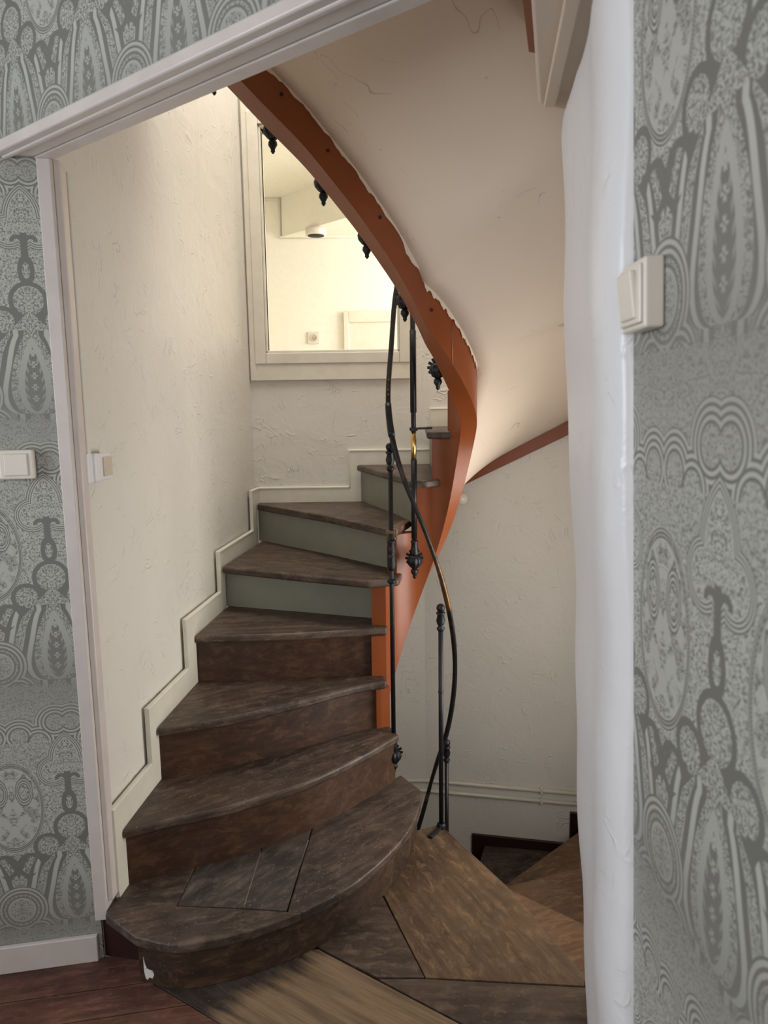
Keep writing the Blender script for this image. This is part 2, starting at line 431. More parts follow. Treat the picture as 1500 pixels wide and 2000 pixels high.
# rounded plaster jamb beside the right wall, slightly twisted
def jamb():
    prof_t = [0, 0.04, 0.12, 0.25, 0.36, 0.5, 0.7, 0.85, 0.95, 1.0]
    zs = [i * 2.105 / 24 for i in range(25)]
    vs, fs = [], []
    for z in zs:
        fx = interp([(0.0, 0.480), (0.133, 0.471), (0.405, 0.457), (0.793, 0.438), (1.156, 0.420), (1.497, 0.402), (1.819, 0.386), (2.107, 0.369)], z)
        nx = xr(z)
        row = [(nx + 0.004, 0.940), (nx - 0.010, 0.946), (nx - 0.021, 0.975), (nx - 0.024, 1.02), (nx - 0.016, 1.08), (nx + 0.0 + (fx - nx) * 0.14, 1.17),
               (nx + (fx - nx) * 0.42, 1.33), (fx - 0.018, 1.48), (fx - 0.004, 1.54), (fx + 0.012, 1.565), (fx + 0.06, 1.59), (0.75, 1.62), (0.75, 1.3), (0.60, 0.940)]
        wob = 0.004 * math.sin(z * 7.0) + 0.003 * math.sin(z * 17 + 1)
        row = [(x + (wob if 1 <= i <= 9 else 0), y, z) for i, (x, y) in enumerate(row)]
        vs += row
    m = len(row)
    for j in range(len(zs) - 1):
        for i in range(m): fs.append((j * m + i, j * m + (i + 1) % m, (j + 1) * m + (i + 1) % m, (j + 1) * m + i))
    fs.append(tuple(range(m - 1, -1, -1))); fs.append(tuple((len(zs) - 1) * m + i for i in range(m)))
    o = struct(mesh('wall_jamb', vs, fs, M['column'], smooth=True))
    md = o.modifiers.new('sub', 'SUBSURF'); md.levels = 1; md.render_levels = 2
jamb()

# white beam over the jamb on the stair side
tb = struct(prism('trim_1', [(0.322, 1.53), (0.372, 1.556), (0.75, 1.62), (0.75, 0.80), (0.16, 0.985), (0.205, 1.06)], 2.105, 2.75, M['soffit'], bevel=0.008))
mesh('bead', *sweep_data([Vector((0.343, 1.52, 2.100)), Vector((0.292, 1.16, 2.100)), Vector((0.262, 1.0, 2.100))], [(-0.012, 0.008), (-0.012, -0.004), (0.012, -0.004), (0.012, 0.008)]), M['soffit'], tb, bevel=0.003)

# lintel lining: fascia, moulding and soffit boards
ln = struct(mesh('trim_2', *prism_data([(xa, LF(xa) - 0.012), (0.30, LF(0.30) - 0.012), (0.30, LF(0.30) + 0.028), (xa, LF(xa) + 0.028)], 2.105, 2.132), M['white_trim'], bevel=0.006))
nx_, ny_ = 0.5987, 0.801                               # across the lintel, towards the stairs
def strip(name, a, b, z0, z1, bv=0.003):
    pa = [(xa + 0.02, LF(xa + 0.02)), (0.30, LF(0.30))]
    q = [(pa[0][0] + nx_ * a, pa[0][1] + ny_ * a), (pa[1][0] + nx_ * a, pa[1][1] + ny_ * a), (pa[1][0] + nx_ * b, pa[1][1] + ny_ * b), (pa[0][0] + nx_ * b, pa[0][1] + ny_ * b)]
    return prism(name, q, z0, z1, M['white_trim'], ln, bevel=bv)
strip('moulding', 0.010, 0.026, 2.101, 2.118, 0.006)
strip('soffit_board', 0.028, 0.062, 2.107, 2.13)
strip('soffit_board', 0.064, 0.098, 2.1045, 2.13)
# left casing
cs = struct(prism('trim_3', [(-0.812, lw(-0.812) - 0.008), (-0.780, lw(-0.780) - 0.008), (-0.780, 1.83), (-0.812, 1.83)], 0.118, 2.105, M['white_trim'], bevel=0.003))
prism('casing_bead', [(-0.780, 1.797), (-0.7655, 1.803), (-0.7655, 1.84), (-0.780, 1.84)], 0.165, 2.105, M['white_trim'], cs, bevel=0.004)
# baseboard of the left wall
bb = struct(prism('baseboard_left', [(-2.4, lw(-2.4) - 0.014), (-0.808, lw(-0.808) - 0.014), (-0.808, lw(-0.808)), (-2.4, lw(-2.4))], 0, 0.078, M['white_trim'], bevel=0.003))

# hall shell behind the camera, with an unseen opening added to bring in daylight
def wall_hole(name, x0, x1, z0, z1, hx0, hx1, hz0, hz1, y0, y1, mat):
    parts = [prism_data([(a, y0), (b, y0), (b, y1), (a, y1)], c, d) for a, b, c, d in
             ((x0, hx0, z0, z1), (hx1, x1, z0, z1), (hx0, hx1, z0, hz0), (hx0, hx1, hz1, z1))]
    return struct(mesh(name, *join(parts), mat))
wall_hole('wall_back_hall', -2.6, 0.6, 0, 2.7, -1.40, -0.10, 0.75, 2.25, -1.9, -1.8, M['ceiling'])
def wall_hole_y(name, y0, y1, z0, z1, hy0, hy1, hz0, hz1, x0, x1, mat):
    parts = [prism_data([(x0, a), (x1, a), (x1, b), (x0, b)], c, d) for a, b, c, d in
             ((y0, hy0, z0, z1), (hy1, y1, z0, z1), (hy0, hy1, z0, hz0), (hy0, hy1, hz1, z1))]
    return struct(mesh(name, *join(parts), mat))
def frame_y(name, y0, y1, z0, z1, x0, x1, wd=0.05):
    parts = [prism_data([(x0, a), (x1, a), (x1, b), (x0, b)], c, d) for a, b, c, d in
             ((y0, y0 + wd, z0, z1), (y1 - wd, y1, z0, z1), (y0 + wd, y1 - wd, z0, z0 + wd), (y0 + wd, y1 - wd, z1 - wd, z1), ((y0 + y1) / 2 - 0.02, (y0 + y1) / 2 + 0.02, z0 + wd, z1 - wd))]
    o = struct(mesh(name, *join(parts), M['white_trim'], bevel=0.004))
    xm = (x0 + x1) / 2
    for a, b in ((y0 + wd, (y0 + y1) / 2 - 0.02), ((y0 + y1) / 2 + 0.02, y1 - wd)):
        prism('pane', [(xm, a), (xm + 0.004, a), (xm + 0.004, b), (xm, b)], z0 + wd, z1 - wd, M['glass'], o)
wall_hole_y('wall_side_hall', -1.9, 1.6, 0, 2.7, -0.35, 0.95, 1.0, 2.25, -2.7, -2.6, M['ceiling'])
frame_y('added_window_3', -0.35, 0.95, 1.0, 2.25, -2.62, -2.58)  # unseen window, added to let daylight into the hall
struct(prism('ceiling_hall', [(-2.7, -1.9), (0.6, -1.9), (0.6, LF(0.36) + 0.02), (0.36, LF(0.36)), (-0.935, LF(-0.935)), (-2.7, 1.55)], 2.66, 2.76, M['ceiling']))

# ------------------------------------------------------------------ the floor and its boards
fl = struct(prism('floor', [(-2.6, -1.9), (0.62, -1.9), (0.62, 1.66), (0.505, 1.70), (0.36, 2.07), (0.183, 2.395), (0.085, 2.37), (0.0, 2.08), (-0.25, 1.88), (-0.80, 1.80), (-2.6, 1.55)], -0.10, -0.012, M['dark']))
def plank(name, poly, mat, inset=0.0016, z1=0.0):
    n = len(poly); c = Vector((sum(p[0] for p in poly) / n, sum(p[1] for p in poly) / n))
    q = []
    for p in poly:
        d = Vector(p) - c; q.append(tuple(c + d * (1 - inset / max(d.length, 0.01))))
    return prism(name, q, -0.014, z1, mat, fl, bevel=0.0015, segs=1)
# red-brown boards run along the left wall
def edge(x): return 1.711 - 0.625 * (x + 0.656)         # border with the slanting board
bw = 0.098
for i in range(9):
    o0, o1 = 0.115 + bw * (i - 1), 0.115 + bw * i
    if i == 0: o0, o1 = 0.0, 0.115
    o0 += 0.0015; o1 -= 0.0015
    def cut(o):                                         # where a seam meets the border
        # lw(x)-o = edge(x)
        x = (1.711 - 0.625 * 0.656 - 1.789 - 0.1763 * 0.804 + o) / (0.1763 + 0.625); return x
    if i == 0:
        poly = [(-2.5, lw(-2.5)), (-0.70, lw(-0.70)), (-0.66, 1.72), (cut(o1), lw(cut(o1)) - o1), (-2.5, lw(-2.5) - o1)]
    else:
        a, b_ = cut(o0), cut(o1)
        poly = [(-2.5, lw(-2.5) - o0), (a, lw(a) - o0), (b_, lw(b_) - o1), (-2.5, lw(-2.5) - o1)]
    plank('floor_board', poly, M['boards'], 0.0005)
# the slanting worn board in front of the stairs
plank('floor_board', [(-0.655, 1.712), (-0.47, 1.76), (-0.31, 1.80), (-0.205, 1.812), (0.172, 1.556), (0.62, 1.258), (0.62, 0.915)], M['threshold'])
plank('floor_board', [(-0.205, 1.818), (-0.20, 1.86), (-0.09, 1.97), (-0.025, 2.04), (0.092, 1.703), (-0.036, 1.707)], M['oak_dark'])
plank('floor_board', [(-0.022, 2.04), (0.03, 2.15), (0.07, 2.27), (0.09, 2.372), (0.171, 2.404), (0.186, 2.404), (0.366, 2.067), (0.514, 1.694), (0.51, 1.667), (0.094, 1.702)], M['oak'])
plank('floor_board', [(-0.033, 1.701), (0.094, 1.699), (0.507, 1.664), (0.62, 1.655), (0.62, 1.262), (0.174, 1.559)], M['oak_dark'])
mesh('nosing', *sweep_data([Vector((0.186, 2.404, -0.012)), Vector((0.366, 2.067, -0.012)), Vector((0.516, 1.69, -0.012)), Vector((0.6, 1.45, -0.012))], ring(0.012, 10)), M['oak'], fl, smooth=True)

# ------------------------------------------------------------------ stairwell walls
LOW, HIGH = -2.7, 4.3
struct(mesh('wall_stair_left', [(wx(1.80), 1.80, LOW), (wx(3.5), 3.5, LOW), (wx(3.5) - 0.02, 3.5, HIGH), (wx(1.80) - 0.02, 1.80, HIGH),
            (wx(1.80) - 0.03, 1.80, LOW), (wx(3.5) - 0.1, 3.5, LOW), (wx(3.5) - 0.12, 3.5, HIGH), (wx(1.80) - 0.05, 1.80, HIGH)],
            [(0, 1, 2, 3), (7, 6, 5, 4), (0, 4, 5, 1), (1, 5, 6, 2), (2, 6, 7, 3), (3, 7, 4, 0)], M['plaster']))
WX0, WX1, WZ0, WZ1 = -0.557, 0.085, 1.782, 2.813
parts = [prism_data([(a, 3.5), (b, 3.5), (b, 3.6), (a, 3.6)], c, d) for a, b, c, d in
         ((-0.8, WX0, LOW, HIGH), (WX1, 0.2, LOW, HIGH), (WX0, WX1, LOW, WZ0), (WX0, WX1, WZ1, HIGH))]
parts.append(prism_data([(0.2, 3.5), (1.1, 3.32), (1.1, 3.45), (0.2, 3.6)], LOW, HIGH))
struct(mesh('wall_stair_back', *join(parts), M['plaster']))
def by(x): return 3.5 if x <= 0.2 else 3.5 - 0.2 * (x - 0.2)
wall_hole_y('wall_stair_right', 1.55, 3.4, LOW, HIGH, 1.75, 2.65, 0.2, 1.3, 1.0, 1.1, M['plaster'])
frame_y('added_window_2', 1.75, 2.65, 0.2, 1.3, 1.03, 1.07)  # added window, hidden by the jamb, to brighten the stairwell
struct(prism('wall_stair_near', [(0.56, 1.60), (1.1, 1.60), (1.1, 1.66), (0.56, 1.66)], LOW, HIGH, M['plaster']))
struct(prism('wall_lower_front', [(-0.8, 1.62), (0.55, 1.62), (0.55, 1.68), (-0.8, 1.68)], LOW, -0.1, M['plaster']))
struct(prism('ceiling_stair', [(-0.9, 0.7), (1.1, 0.7), (1.1, 3.6), (-0.9, 3.6)], 4.2, 4.3, M['ceiling']))
struct(prism('floor_lower', [(-0.9, 1.6), (1.1, 1.6), (1.1, 3.6), (-0.9, 3.6)], LOW - 0.1, LOW, M['oak_dark']))

# stepped skirting on the left wall
def skirt_left():
    prof = [(1.83, 0.19), (1.83, 0.418), (2.092, 0.418), (2.092, 0.598), (2.438, 0.598), (2.438, 0.778), (2.83, 0.778), (2.83, 0.945), (3.35, 0.945), (3.35, 1.135), (3.49, 1.135)]
    low = [(3.49, 1.03), (3.44, 1.03), (3.44, 0.85), (2.90, 0.85), (2.90, 0.67), (2.53, 0.67), (2.53, 0.49), (2.17, 0.49), (2.17, 0.30), (1.90, 0.30), (1.90, 0.14), (1.84, 0.14)]
    pl = prof + low
    n = len(pl)
    vs = [(wx(y) - 0.001, y, z) for y, z in pl] + [(wx(y) + 0.012, y, z) for y, z in pl]
    fs = [tuple(range(n)), tuple(range(2 * n - 1, n - 1, -1))] + [(i, (i + 1) % n, n + (i + 1) % n, n + i) for i in range(n)]
    o = struct(mesh('baseboard_stair_left', vs, fs, M['cream_trim'], bevel=0.002))
    path = [Vector((wx(y) + 0.010, y + 0.004 * (1 if i % 2 else 1), z - 0.006)) for i, (y, z) in enumerate(prof)]
    P = []
    for a, b in zip(path, path[1:]):
        d = (b - a).normalized(); s = Vector((1, 0.0885, 0)).normalized(); h = d.cross(s)
        P.append(obox((a + b) / 2, d, s, h, (b - a).length / 2 + 0.004, 0.005, 0.004))
    mesh('skirting_bead', *join(P), M['cream_trim'], o, bevel=0.002)
skirt_left()
def skirt_back():
    prof = [(-0.618, 1.135), (-0.172, 1.135), (-0.172, 1.315), (0.226, 1.315), (0.226, 1.512), (0.62, 1.512)]
    low = [(0.62, 1.39), (0.23, 1.39), (0.23, 1.21), (-0.11, 1.21), (-0.11, 1.02), (-0.618, 1.02)]
    pl = prof + low; n = len(pl)
    vs = [(x, by(x) - 0.012, z) for x, z in pl] + [(x, by(x) + 0.002, z) for x, z in pl]
    fs = [tuple(range(n)), tuple(range(2 * n - 1, n - 1, -1))] + [(i, (i + 1) % n, n + (i + 1) % n, n + i) for i in range(n)]
    o = struct(mesh('baseboard_stair_back', vs, fs, M['cream_trim'], bevel=0.002))
    P = []
    for (ax, az), (bx, bz) in zip(prof, prof[1:]):
        a, b = Vector((ax + 0.004, by(ax) - 0.011, az - 0.006)), Vector((bx + 0.004, by(bx) - 0.011, bz - 0.006))
        d = (b - a).normalized(); s = Vector((0, 1, 0)); h = d.cross(s).normalized()
        P.append(obox((a + b) / 2, d, s, h, (b - a).length / 2 + 0.004, 0.004, 0.004))
    mesh('skirting_bead', *join(P), M['cream_trim'], o, bevel=0.002)
skirt_back()

# interior window in the back wall
wn = struct(mesh('window_1', *join([
    prism_data([(-0.609, 3.478), (WX0, 3.478), (WX0, 3.62), (-0.609, 3.62)], 1.73, 2.87),
    prism_data([(WX1, 3.478), (0.135, 3.478), (0.135, 3.62), (WX1, 3.62)], 1.73, 2.87),
    prism_data([(WX0, 3.478), (WX1, 3.478), (WX1, 3.62), (WX0, 3.62)], 1.73, WZ0),
    prism_data([(WX0, 3.478), (WX1, 3.478), (WX1, 3.62), (WX0, 3.62)], WZ1, 2.87)]), M['cream_trim'], bevel=0.004))
prism('apron', [(-0.622, 3.484), (0.135, 3.484), (0.135, 3.50), (-0.622, 3.50)], 1.652, 1.732, M['cream_trim'], wn, bevel=0.003)
prism('side_casing', [(-0.634, 3.482), (-0.606, 3.482), (-0.606, 3.50), (-0.634, 3.50)], 1.652, 2.95, M['cream_trim'], wn, bevel=0.003)
for a, b, c, d in ((WX0, WX0 + 0.010, WZ0, WZ1), (WX1 - 0.010, WX1, WZ0, WZ1), (WX0, WX1, WZ0, WZ0 + 0.012), (WX0, WX1, WZ1 - 0.012, WZ1)):
    prism('glazing_bead', [(a, 3.488), (b, 3.488), (b, 3.510), (a, 3.510)], c, d, M['cream_trim'], wn, bevel=0.003)
prism('pane', [(WX0, 3.530), (WX1, 3.530), (WX1, 3.534), (WX0, 3.534)], WZ0, WZ1, M['glass'], wn)

# the room behind the window
struct(prism('wall_next_far', [(-1.6, 5.2), (2.2, 5.2), (2.2, 5.3), (-1.6, 5.3)], 0.1, 3.1, M['nextroom']))
struct(prism('wall_next_left', [(-1.7, 3.6), (-1.6, 3.6), (-1.6, 5.3), (-1.7, 5.3)], 0.1, 3.1, M['nextroom']))
struct(prism('wall_next_right', [(2.2, 3.5), (2.3, 3.5), (2.3, 5.3), (2.2, 5.3)], 0.1, 3.1, M['nextroom']))
struct(prism('wall_next_near', [(1.1, 3.5), (2.2, 3.5), (2.2, 3.6), (1.1, 3.6)], 0.1, 3.1, M['nextroom']))
struct(prism('wall_next_near_left', [(-1.6, 3.5), (-0.8, 3.5), (-0.8, 3.6), (-1.6, 3.6)], 0.1, 3.1, M['nextroom']))
struct(prism('ceiling_next', [(-1.7, 3.6), (2.3, 3.6), (2.3, 5.3), (-1.7, 5.3)], 2.975, 3.1, M['nextroom']))
struct(prism('floor_next', [(-1.7, 3.6), (2.3, 3.6), (2.3, 5.3), (-1.7, 5.3)], 0.0, 0.1, M['nextroom']))
struct(prism('ceiling_bulkhead', [(-0.695, 5.2), (-0.166, 4.669), (0.9, 3.62), (2.2, 3.62), (2.2, 5.2)], 2.715, 2.975, M['nextroom']))
tr = struct(mesh('trim_4', *sweep_data([Vector((-1.55, 5.195, 2.968)), Vector((-0.7, 5.195, 2.968))], ring(0.012, 8)), M['nextroom'], smooth=True))
mesh('moulding', *sweep_data([Vector((-0.698, 5.192, 2.97)), Vector((-0.698, 5.192, 2.71)), Vector((0.4, 5.192, 2.708))], ring(0.010, 8), Vector((0, 1, 0.01))), M['nextroom'], tr, smooth=True)
dr = struct(prism('door_1', [(-0.236, 5.185), (0.45, 5.185), (0.45, 5.2), (-0.236, 5.2)], 0.1, 2.13, M['door']))
mesh('door_frame', *join([prism_data([(-0.268, 5.17), (-0.232, 5.17), (-0.232, 5.2), (-0.268, 5.2)], 0.1, 2.20),
                          prism_data([(-0.232, 5.17), (0.48, 5.17), (0.48, 5.2), (-0.232, 5.2)], 2.125, 2.20)]), M['door'], dr, bevel=0.004)
so = empty('power_outlet', (-0.484, 5.2, 2.023)); tag(so, 'square white power outlet on the wall beyond the window', 'outlet')
mesh('plate', *obox((-0.484, 5.194, 2.023), (1, 0, 0), (0, 1, 0), (0, 0, 1), 0.042, 0.006, 0.042), M['plastic'], so, bevel=0.003)
cupv = [( -0.484 + r * math.cos(2 * PI * i / 20), y, 2.023 + r * math.sin(2 * PI * i / 20)) for r, y in ((0.026, 5.188), (0.026, 5.184), (0.021, 5.184), (0.020, 5.1875), (0.001, 5.1875)) for i in range(20)]
mesh('socket_well', cupv, [(j * 20 + i, j * 20 + (i + 1) % 20, (j + 1) * 20 + (i + 1) % 20, (j + 1) * 20 + i) for j in range(4) for i in range(20)], M['plastic_beige'], so)
for dx, dz in ((-0.009, 0), (0.009, 0), (0, -0.011)):
    mesh('pin_hole', *obox((-0.484 + dx, 5.1872, 2.023 + dz), (1, 0, 0), (0, 1, 0), (0, 0, 1), 0.0028, 0.001, 0.0028), M['dark'], so)
cl = empty('ceiling_rose', (-0.43, 4.97, 2.715)); tag(cl, 'round white empty lamp fitting under the bulkhead beyond the window', 'lamp fitting')
lathe('rim', [(2.715, 0.066), (2.70, 0.070), (2.672, 0.070), (2.668, 0.067)], -0.43, 4.97, M['plastic'], cl, 28)
lathe('recess', [(2.669, 0.055), (2.6665, 0.055)], -0.43, 4.97, M['dark'], cl, 24)

# ------------------------------------------------------------------ the staircase, upper flight
st = empty('staircase', (0, 2.3, 0)); tag(st, 'winding wooden staircase with dark worn treads rising round an orange string', 'staircase')
T = {1: [(-0.779, 1.77), (-0.664, 1.682), (-0.569, 1.655), (-0.48, 1.664), (-0.355, 1.706), (-0.239, 1.768), (-0.159, 1.828), (-0.089, 1.895), (0.001, 2.018), (0.069, 2.146), (0.105, 2.265), (0.124, 2.381), (0.033, 2.436)],
     2: [(-0.758, 1.870), (-0.639, 1.922), (-0.516, 1.970), (-0.404, 2.028), (-0.287, 2.101), (-0.196, 2.179), (-0.065, 2.316), (0.045, 2.45), (0.017, 2.514)],
     3: [(-0.73, 2.135), (-0.587, 2.180), (-0.437, 2.252), (-0.276, 2.350), (-0.102, 2.464), (0.004, 2.505), (-0.009, 2.572)],
     4: [(-0.70, 2.508), (-0.364, 2.522), (-0.101, 2.558), (0.007, 2.584), (0.008, 2.684)],
     5: [(-0.668, 2.853), (-0.299, 2.676), (-0.061, 2.570), (0.054, 2.604), (0.066, 2.688)],
     6: [(-0.615, 3.431), (-0.241, 3.004), (0.009, 2.650), (0.047, 2.635), (0.111, 2.87)],
     7: [(-0.132, 3.475), (0.064, 2.839), (0.098, 2.664), (0.164, 2.657)],
     8: [(0.205, 3.48), (0.165, 2.70), (0.228, 2.665)]}
B = {1: [(-0.656, 1.711), (-0.57, 1.700), (-0.471, 1.708), (-0.312, 1.755), (-0.177, 1.816), (-0.092, 1.878), (-0.001, 1.985), (0.068, 2.15), (0.103, 2.30)],
     2: [(-0.76, 1.897), (-0.556, 1.975), (-0.382, 2.047), (-0.23, 2.128), (-0.101, 2.239), (0.024, 2.437)],
     3: [(-0.738, 2.201), (-0.453, 2.308), (-0.214, 2.417), (-0.021, 2.515)],
     4: [(-0.71, 2.536), (-0.373, 2.549), (-0.028, 2.580)],
     5: [(-0.672, 2.917), (-0.318, 2.800), (-0.006, 2.690)],
     6: [(-0.62, 3.46), (-0.252, 3.088), (0.048, 2.755)],
     7: [(-0.106, 3.49), (0.06, 3.00), (0.125, 2.735)],
     8: [(0.228, 3.48), (0.205, 2.735)]}
def smooth2(pts, n=4): return [(p.x, p.y) for p in catmull([(x, y, 0) for x, y in pts], n)]
def offs(pts, d):
    out = []
    for i, p in enumerate(pts):
        a, b = Vector(pts[max(i - 1, 0)]), Vector(pts[min(i + 1, len(pts) - 1)])
        t = (b - a).normalized(); out.append((p[0] - t.y * d, p[1] + t.x * d))
    return out
TT = 0.030
B[1] = offs(T[1][1:12], 0.020); B[2] = offs(T[2][:-1], 0.020); B[3] = offs(T[3][:-1], 0.020)
B[2][0] = (-0.762, 1.890); B[3][0] = (-0.742, 2.155)
def tread(k, poly, mat, name='tread'):
    return prism(name, poly, Z[k] - TT, Z[k], mat, st, bevel=0.010, segs=3)
# first tread: inlaid boards
m1 = tread_mat(1, 0.25); m1b = wood('inlaid_tread_board', [lin(50, 43, 38), lin(74, 64, 57), lin(100, 88, 78)], 0.9, 0.45, 1.1, 0.3)
m1c = wood('tread_board_scuffed', [lin(46, 37, 32), lin(70, 57, 48), lin(98, 82, 70)], 0.75, 0.42, 0.9, 0.35)
S1, S1b, S2, S2b, S3, S3b = (-0.591, 1.801), (-0.581, 1.99), (-0.403, 1.786), (-0.397, 2.08), (-0.281, 1.772), (-0.249, 2.19)
c1 = smooth2(T[1][1:6], 4)
A1 = [(-0.762, 1.93), (-0.779, 1.77)] + c1 + [S3, S2, S1, S1b, (-0.66, 1.965)]
o = prism('tread_board', A1, Z[1] - TT, Z[1], m1, st, bevel=0.006, segs=3)
g = 0.0014
prism('tread_board', [(S1[0] + g, S1[1] + g), (S2[0] - g, S2[1] + g), (S2b[0] - g, S2b[1]), (S1b[0] + g, S1b[1])], Z[1] - TT, Z[1] - 0.0005, m1b, st, bevel=0.0012, segs=1)
prism('tread_board', [(S2[0] + g, S2[1] + g), (S3[0] - g, S3[1] + g), (S3b[0] - g, S3b[1]), (S2b[0] + g, S2b[1])], Z[1] - TT, Z[1] - 0.0003, m1b, st, bevel=0.0012, segs=1)
c2 = smooth2(T[1][5:12], 4)
prism('tread_board', [(c2[0][0] + g, c2[0][1])] + c2[1:] + [(0.05, 2.50), (-0.09, 2.37), (S3b[0] + g, S3b[1]), (S3[0] + g, S3[1])], Z[1] - TT, Z[1], m1c, st, bevel=0.006, segs=3)
# treads two to eight
def back_of(k):      # under the next riser
    return offs(B[k + 1], 0.025)[::-1]
for k in range(2, 8):
    fr = T[k]
    if k in (2, 3): fr = smooth2(fr[:-1], 4) + [fr[-1]]
    bk = back_of(k)
    if k == 6: bk = [(0.150, 2.79), (0.08, 3.02), (-0.09, 3.495), (-0.625, 3.495)]
    if k == 7: bk = [(0.22, 2.70), (0.24, 3.48)]
    a = math.atan2(fr[-2][1] - fr[0][1], fr[-2][0] - fr[0][0])
    tread(k, fr + bk, tread_mat(k, a))
prism('nosing_patch', [(0.012, 2.648), (0.047, 2.633), (0.113, 2.868), (0.075, 2.87)], Z[6] - 0.020, Z[6] + 0.002,
      wood('raw_wood_patch', [lin(88, 66, 52), lin(112, 86, 68), lin(130, 102, 84)], 1.2, 0.5, 0.6, 0.1), st, bevel=0.004)
tread(8, T[8] + [(0.30, 2.66), (0.55, 3.42)], tread_mat(8, 1.6))
# risers
for k in range(1, 9):
    base = smooth2(B[k], 4) if k <= 3 else B[k]
    poly = base + offs(base, 0.018)[::-1]
    mat = M['riser1'] if k == 1 else M['riser'] if k <= 4 else M['grey_green']
    prism('riser', poly, Z[k - 1] - (0.0 if k == 1 else 0.002), Z[k] - TT, mat, st, bevel=0.002, segs=1)
# pale filler in the seams of the first tread
prism('seam_filler', [(-0.585, 1.808), (-0.285, 1.778), (-0.255, 2.10), (-0.578, 1.96)], Z[1] - 0.006, Z[1] - 0.0016, wood('pale_seam_filler', [lin(110, 92, 78), lin(136, 116, 100), lin(150, 130, 112)], 0.3, 0.6, 0.3, 0.1), st)
# chipped plaster at the foot of the first riser
a_, b_ = Vector(B[1][0]), Vector(B[1][1]); d_ = (b_ - a_).normalized(); n_ = Vector((d_.y, -d_.x))
chip = [(0.004, 0.078), (0.008, 0.058), (0.013, 0.044), (0.020, 0.041), (0.030, 0.042), (0.035, 0.030), (0.029, 0.017), (0.020, 0.019), (0.014, 0.010), (0.008, 0.014), (0.004, 0.034)]
vs = [(*(a_ + d_ * u + n_ * o_), z_) for o_ in (-0.001, 0.0022) for u, z_ in chip]; n = len(chip)
mesh('plaster_chip', vs, [tuple(range(n)), tuple(range(2 * n - 1, n - 1, -1))] + [(i, (i + 1) % n, n + (i + 1) % n, n + i) for i in range(n)], M['plaster'], st, bevel=0.0008, segs=1)
prism('end_board', [(-0.668, 1.70), (-0.654, 1.70), (-0.654, 1.76), (-0.668, 1.76)], 0.0, Z[1] - TT, M['riser1'], st, bevel=0.003)
prism('cavity_back', [(-0.798, 1.797), (-0.66, 1.770), (-0.66, 1.78), (-0.798, 1.807)], 0.0, Z[1] - TT, M['maroon'], st)

# the string winding round the open well, then running up over the opening
CX, CY, RW = 0.14, 2.58, 0.14
Wtab = [(60, 0.17), (90, 0.30), (135, 0.487), (161, 0.653), (200, 0.91), (227, 1.116), (247, 1.300), (262, 1.395), (285, 1.455), (305, 1.510), (327, 1.588), (340, 1.648), (360, 1.735)]
Ltab = [(0.14, 1.735), (0.061, 1.891), (-0.071, 2.080), (-0.234, 2.281), (-0.394, 2.439), (-0.48, 2.532), (-0.75, 2.78)]
tops = [(66, 3), (84, 4), (100, 5), (138, 6), (173, 7), (199, 8), (227, 9)]
sta = []                                                # stations: well-side point, outward normal, bottom z, top z
th = 66.0
marks = [66, 83.9, 84.1, 99.9, 100.1, 137.9, 138.1, 172.9, 173.1, 198.9, 199.1, 226.9, 227.1]
ths = sorted(set(marks + [66 + 4 * i for i in range(74)]))
ths = [t for t in ths if t <= 360]
def wz(t): return interp(Wtab, t)
def wzs(t): return sum(wz(min(360, max(60, t + d))) * w_ for d, w_ in ((-9, 1), (-4.5, 2), (0, 3), (4.5, 2), (9, 1))) / 9
for t in ths:
    a = math.radians(t); nrm = Vector((-math.sin(a), -math.cos(a)))
    p = Vector((CX, CY)) + nrm * RW
    b = wzs(t); top = b + 0.42
    for (t0, k) in tops:
        if t >= t0: top = Z[k] - TT + 0.001 if k < 9 else max(Z[8] + 0.15, b + 0.40)
    sta.append((p, nrm, b, top))
lx = [0.12 - 0.02 * i for i in range(44)]
lt = sorted([(-x, z) for x, z in Ltab])
for x in lx:
    z = sum(interp(lt, -(x + d)) for d in (-0.03, -0.015, 0, 0.015, 0.03)) / 5
    sta.append((Vector((x, CY - RW)), Vector((0, -1)), z, z + 0.40))
TH = 0.055
zb = [q_[2] for q_ in sta]
sl_ = [0.0]
for a_, b_ in zip(sta, sta[1:]): sl_.append(sl_[-1] + (b_[0] - a_[0]).length)
wt = [max(1e-4, (sl_[min(i + 1, len(sl_) - 1)] - sl_[max(i - 1, 0)])) for i in range(len(sl_))]
zb = [sum(zb[j] * wt[j] * math.exp(-((sl_[j] - s_) / 0.025) ** 2) for j in range(len(zb))) / sum(wt[j] * math.exp(-((sl_[j] - s_) / 0.025) ** 2) for j in range(len(zb))) for s_ in sl_]
sta = [(p, n, z_, t) for (p, n, _, t), z_ in zip(sta, zb)]
vs, fs = [], []
for i, (p, n, b, t) in enumerate(sta):
    k_ = min(1.0, max(0.0, (i - 62) / 25.0)); f = k_ * 0.045   # wider over the opening, the underside tilting up to the stair side
    q = p + n * (TH + 0.022 * k_)
    vs += [(p.x, p.y, b), (q.x, q.y, b + f), (q.x, q.y, t), (p.x, p.y, t)]
for i in range(len(sta) - 1):
    for j in range(4): fs.append((4 * i + j, 4 * i + (j + 1) % 4, 4 * i + 4 + (j + 1) % 4, 4 * i + 4 + j))
fs.append((0, 1, 2, 3)); e = 4 * (len(sta) - 1); fs.append((e + 3, e + 2, e + 1, e))
sg = mesh('inner_string', vs, fs, M['orange'], st)
md = sg.modifiers.new('bevel', 'BEVEL'); md.width = 0.004; md.segments = 2; md.limit_method = 'ANGLE'; md.angle_limit = math.radians(40)
for p in sg.data.polygons: p.use_smooth = True
md.harden_normals = True
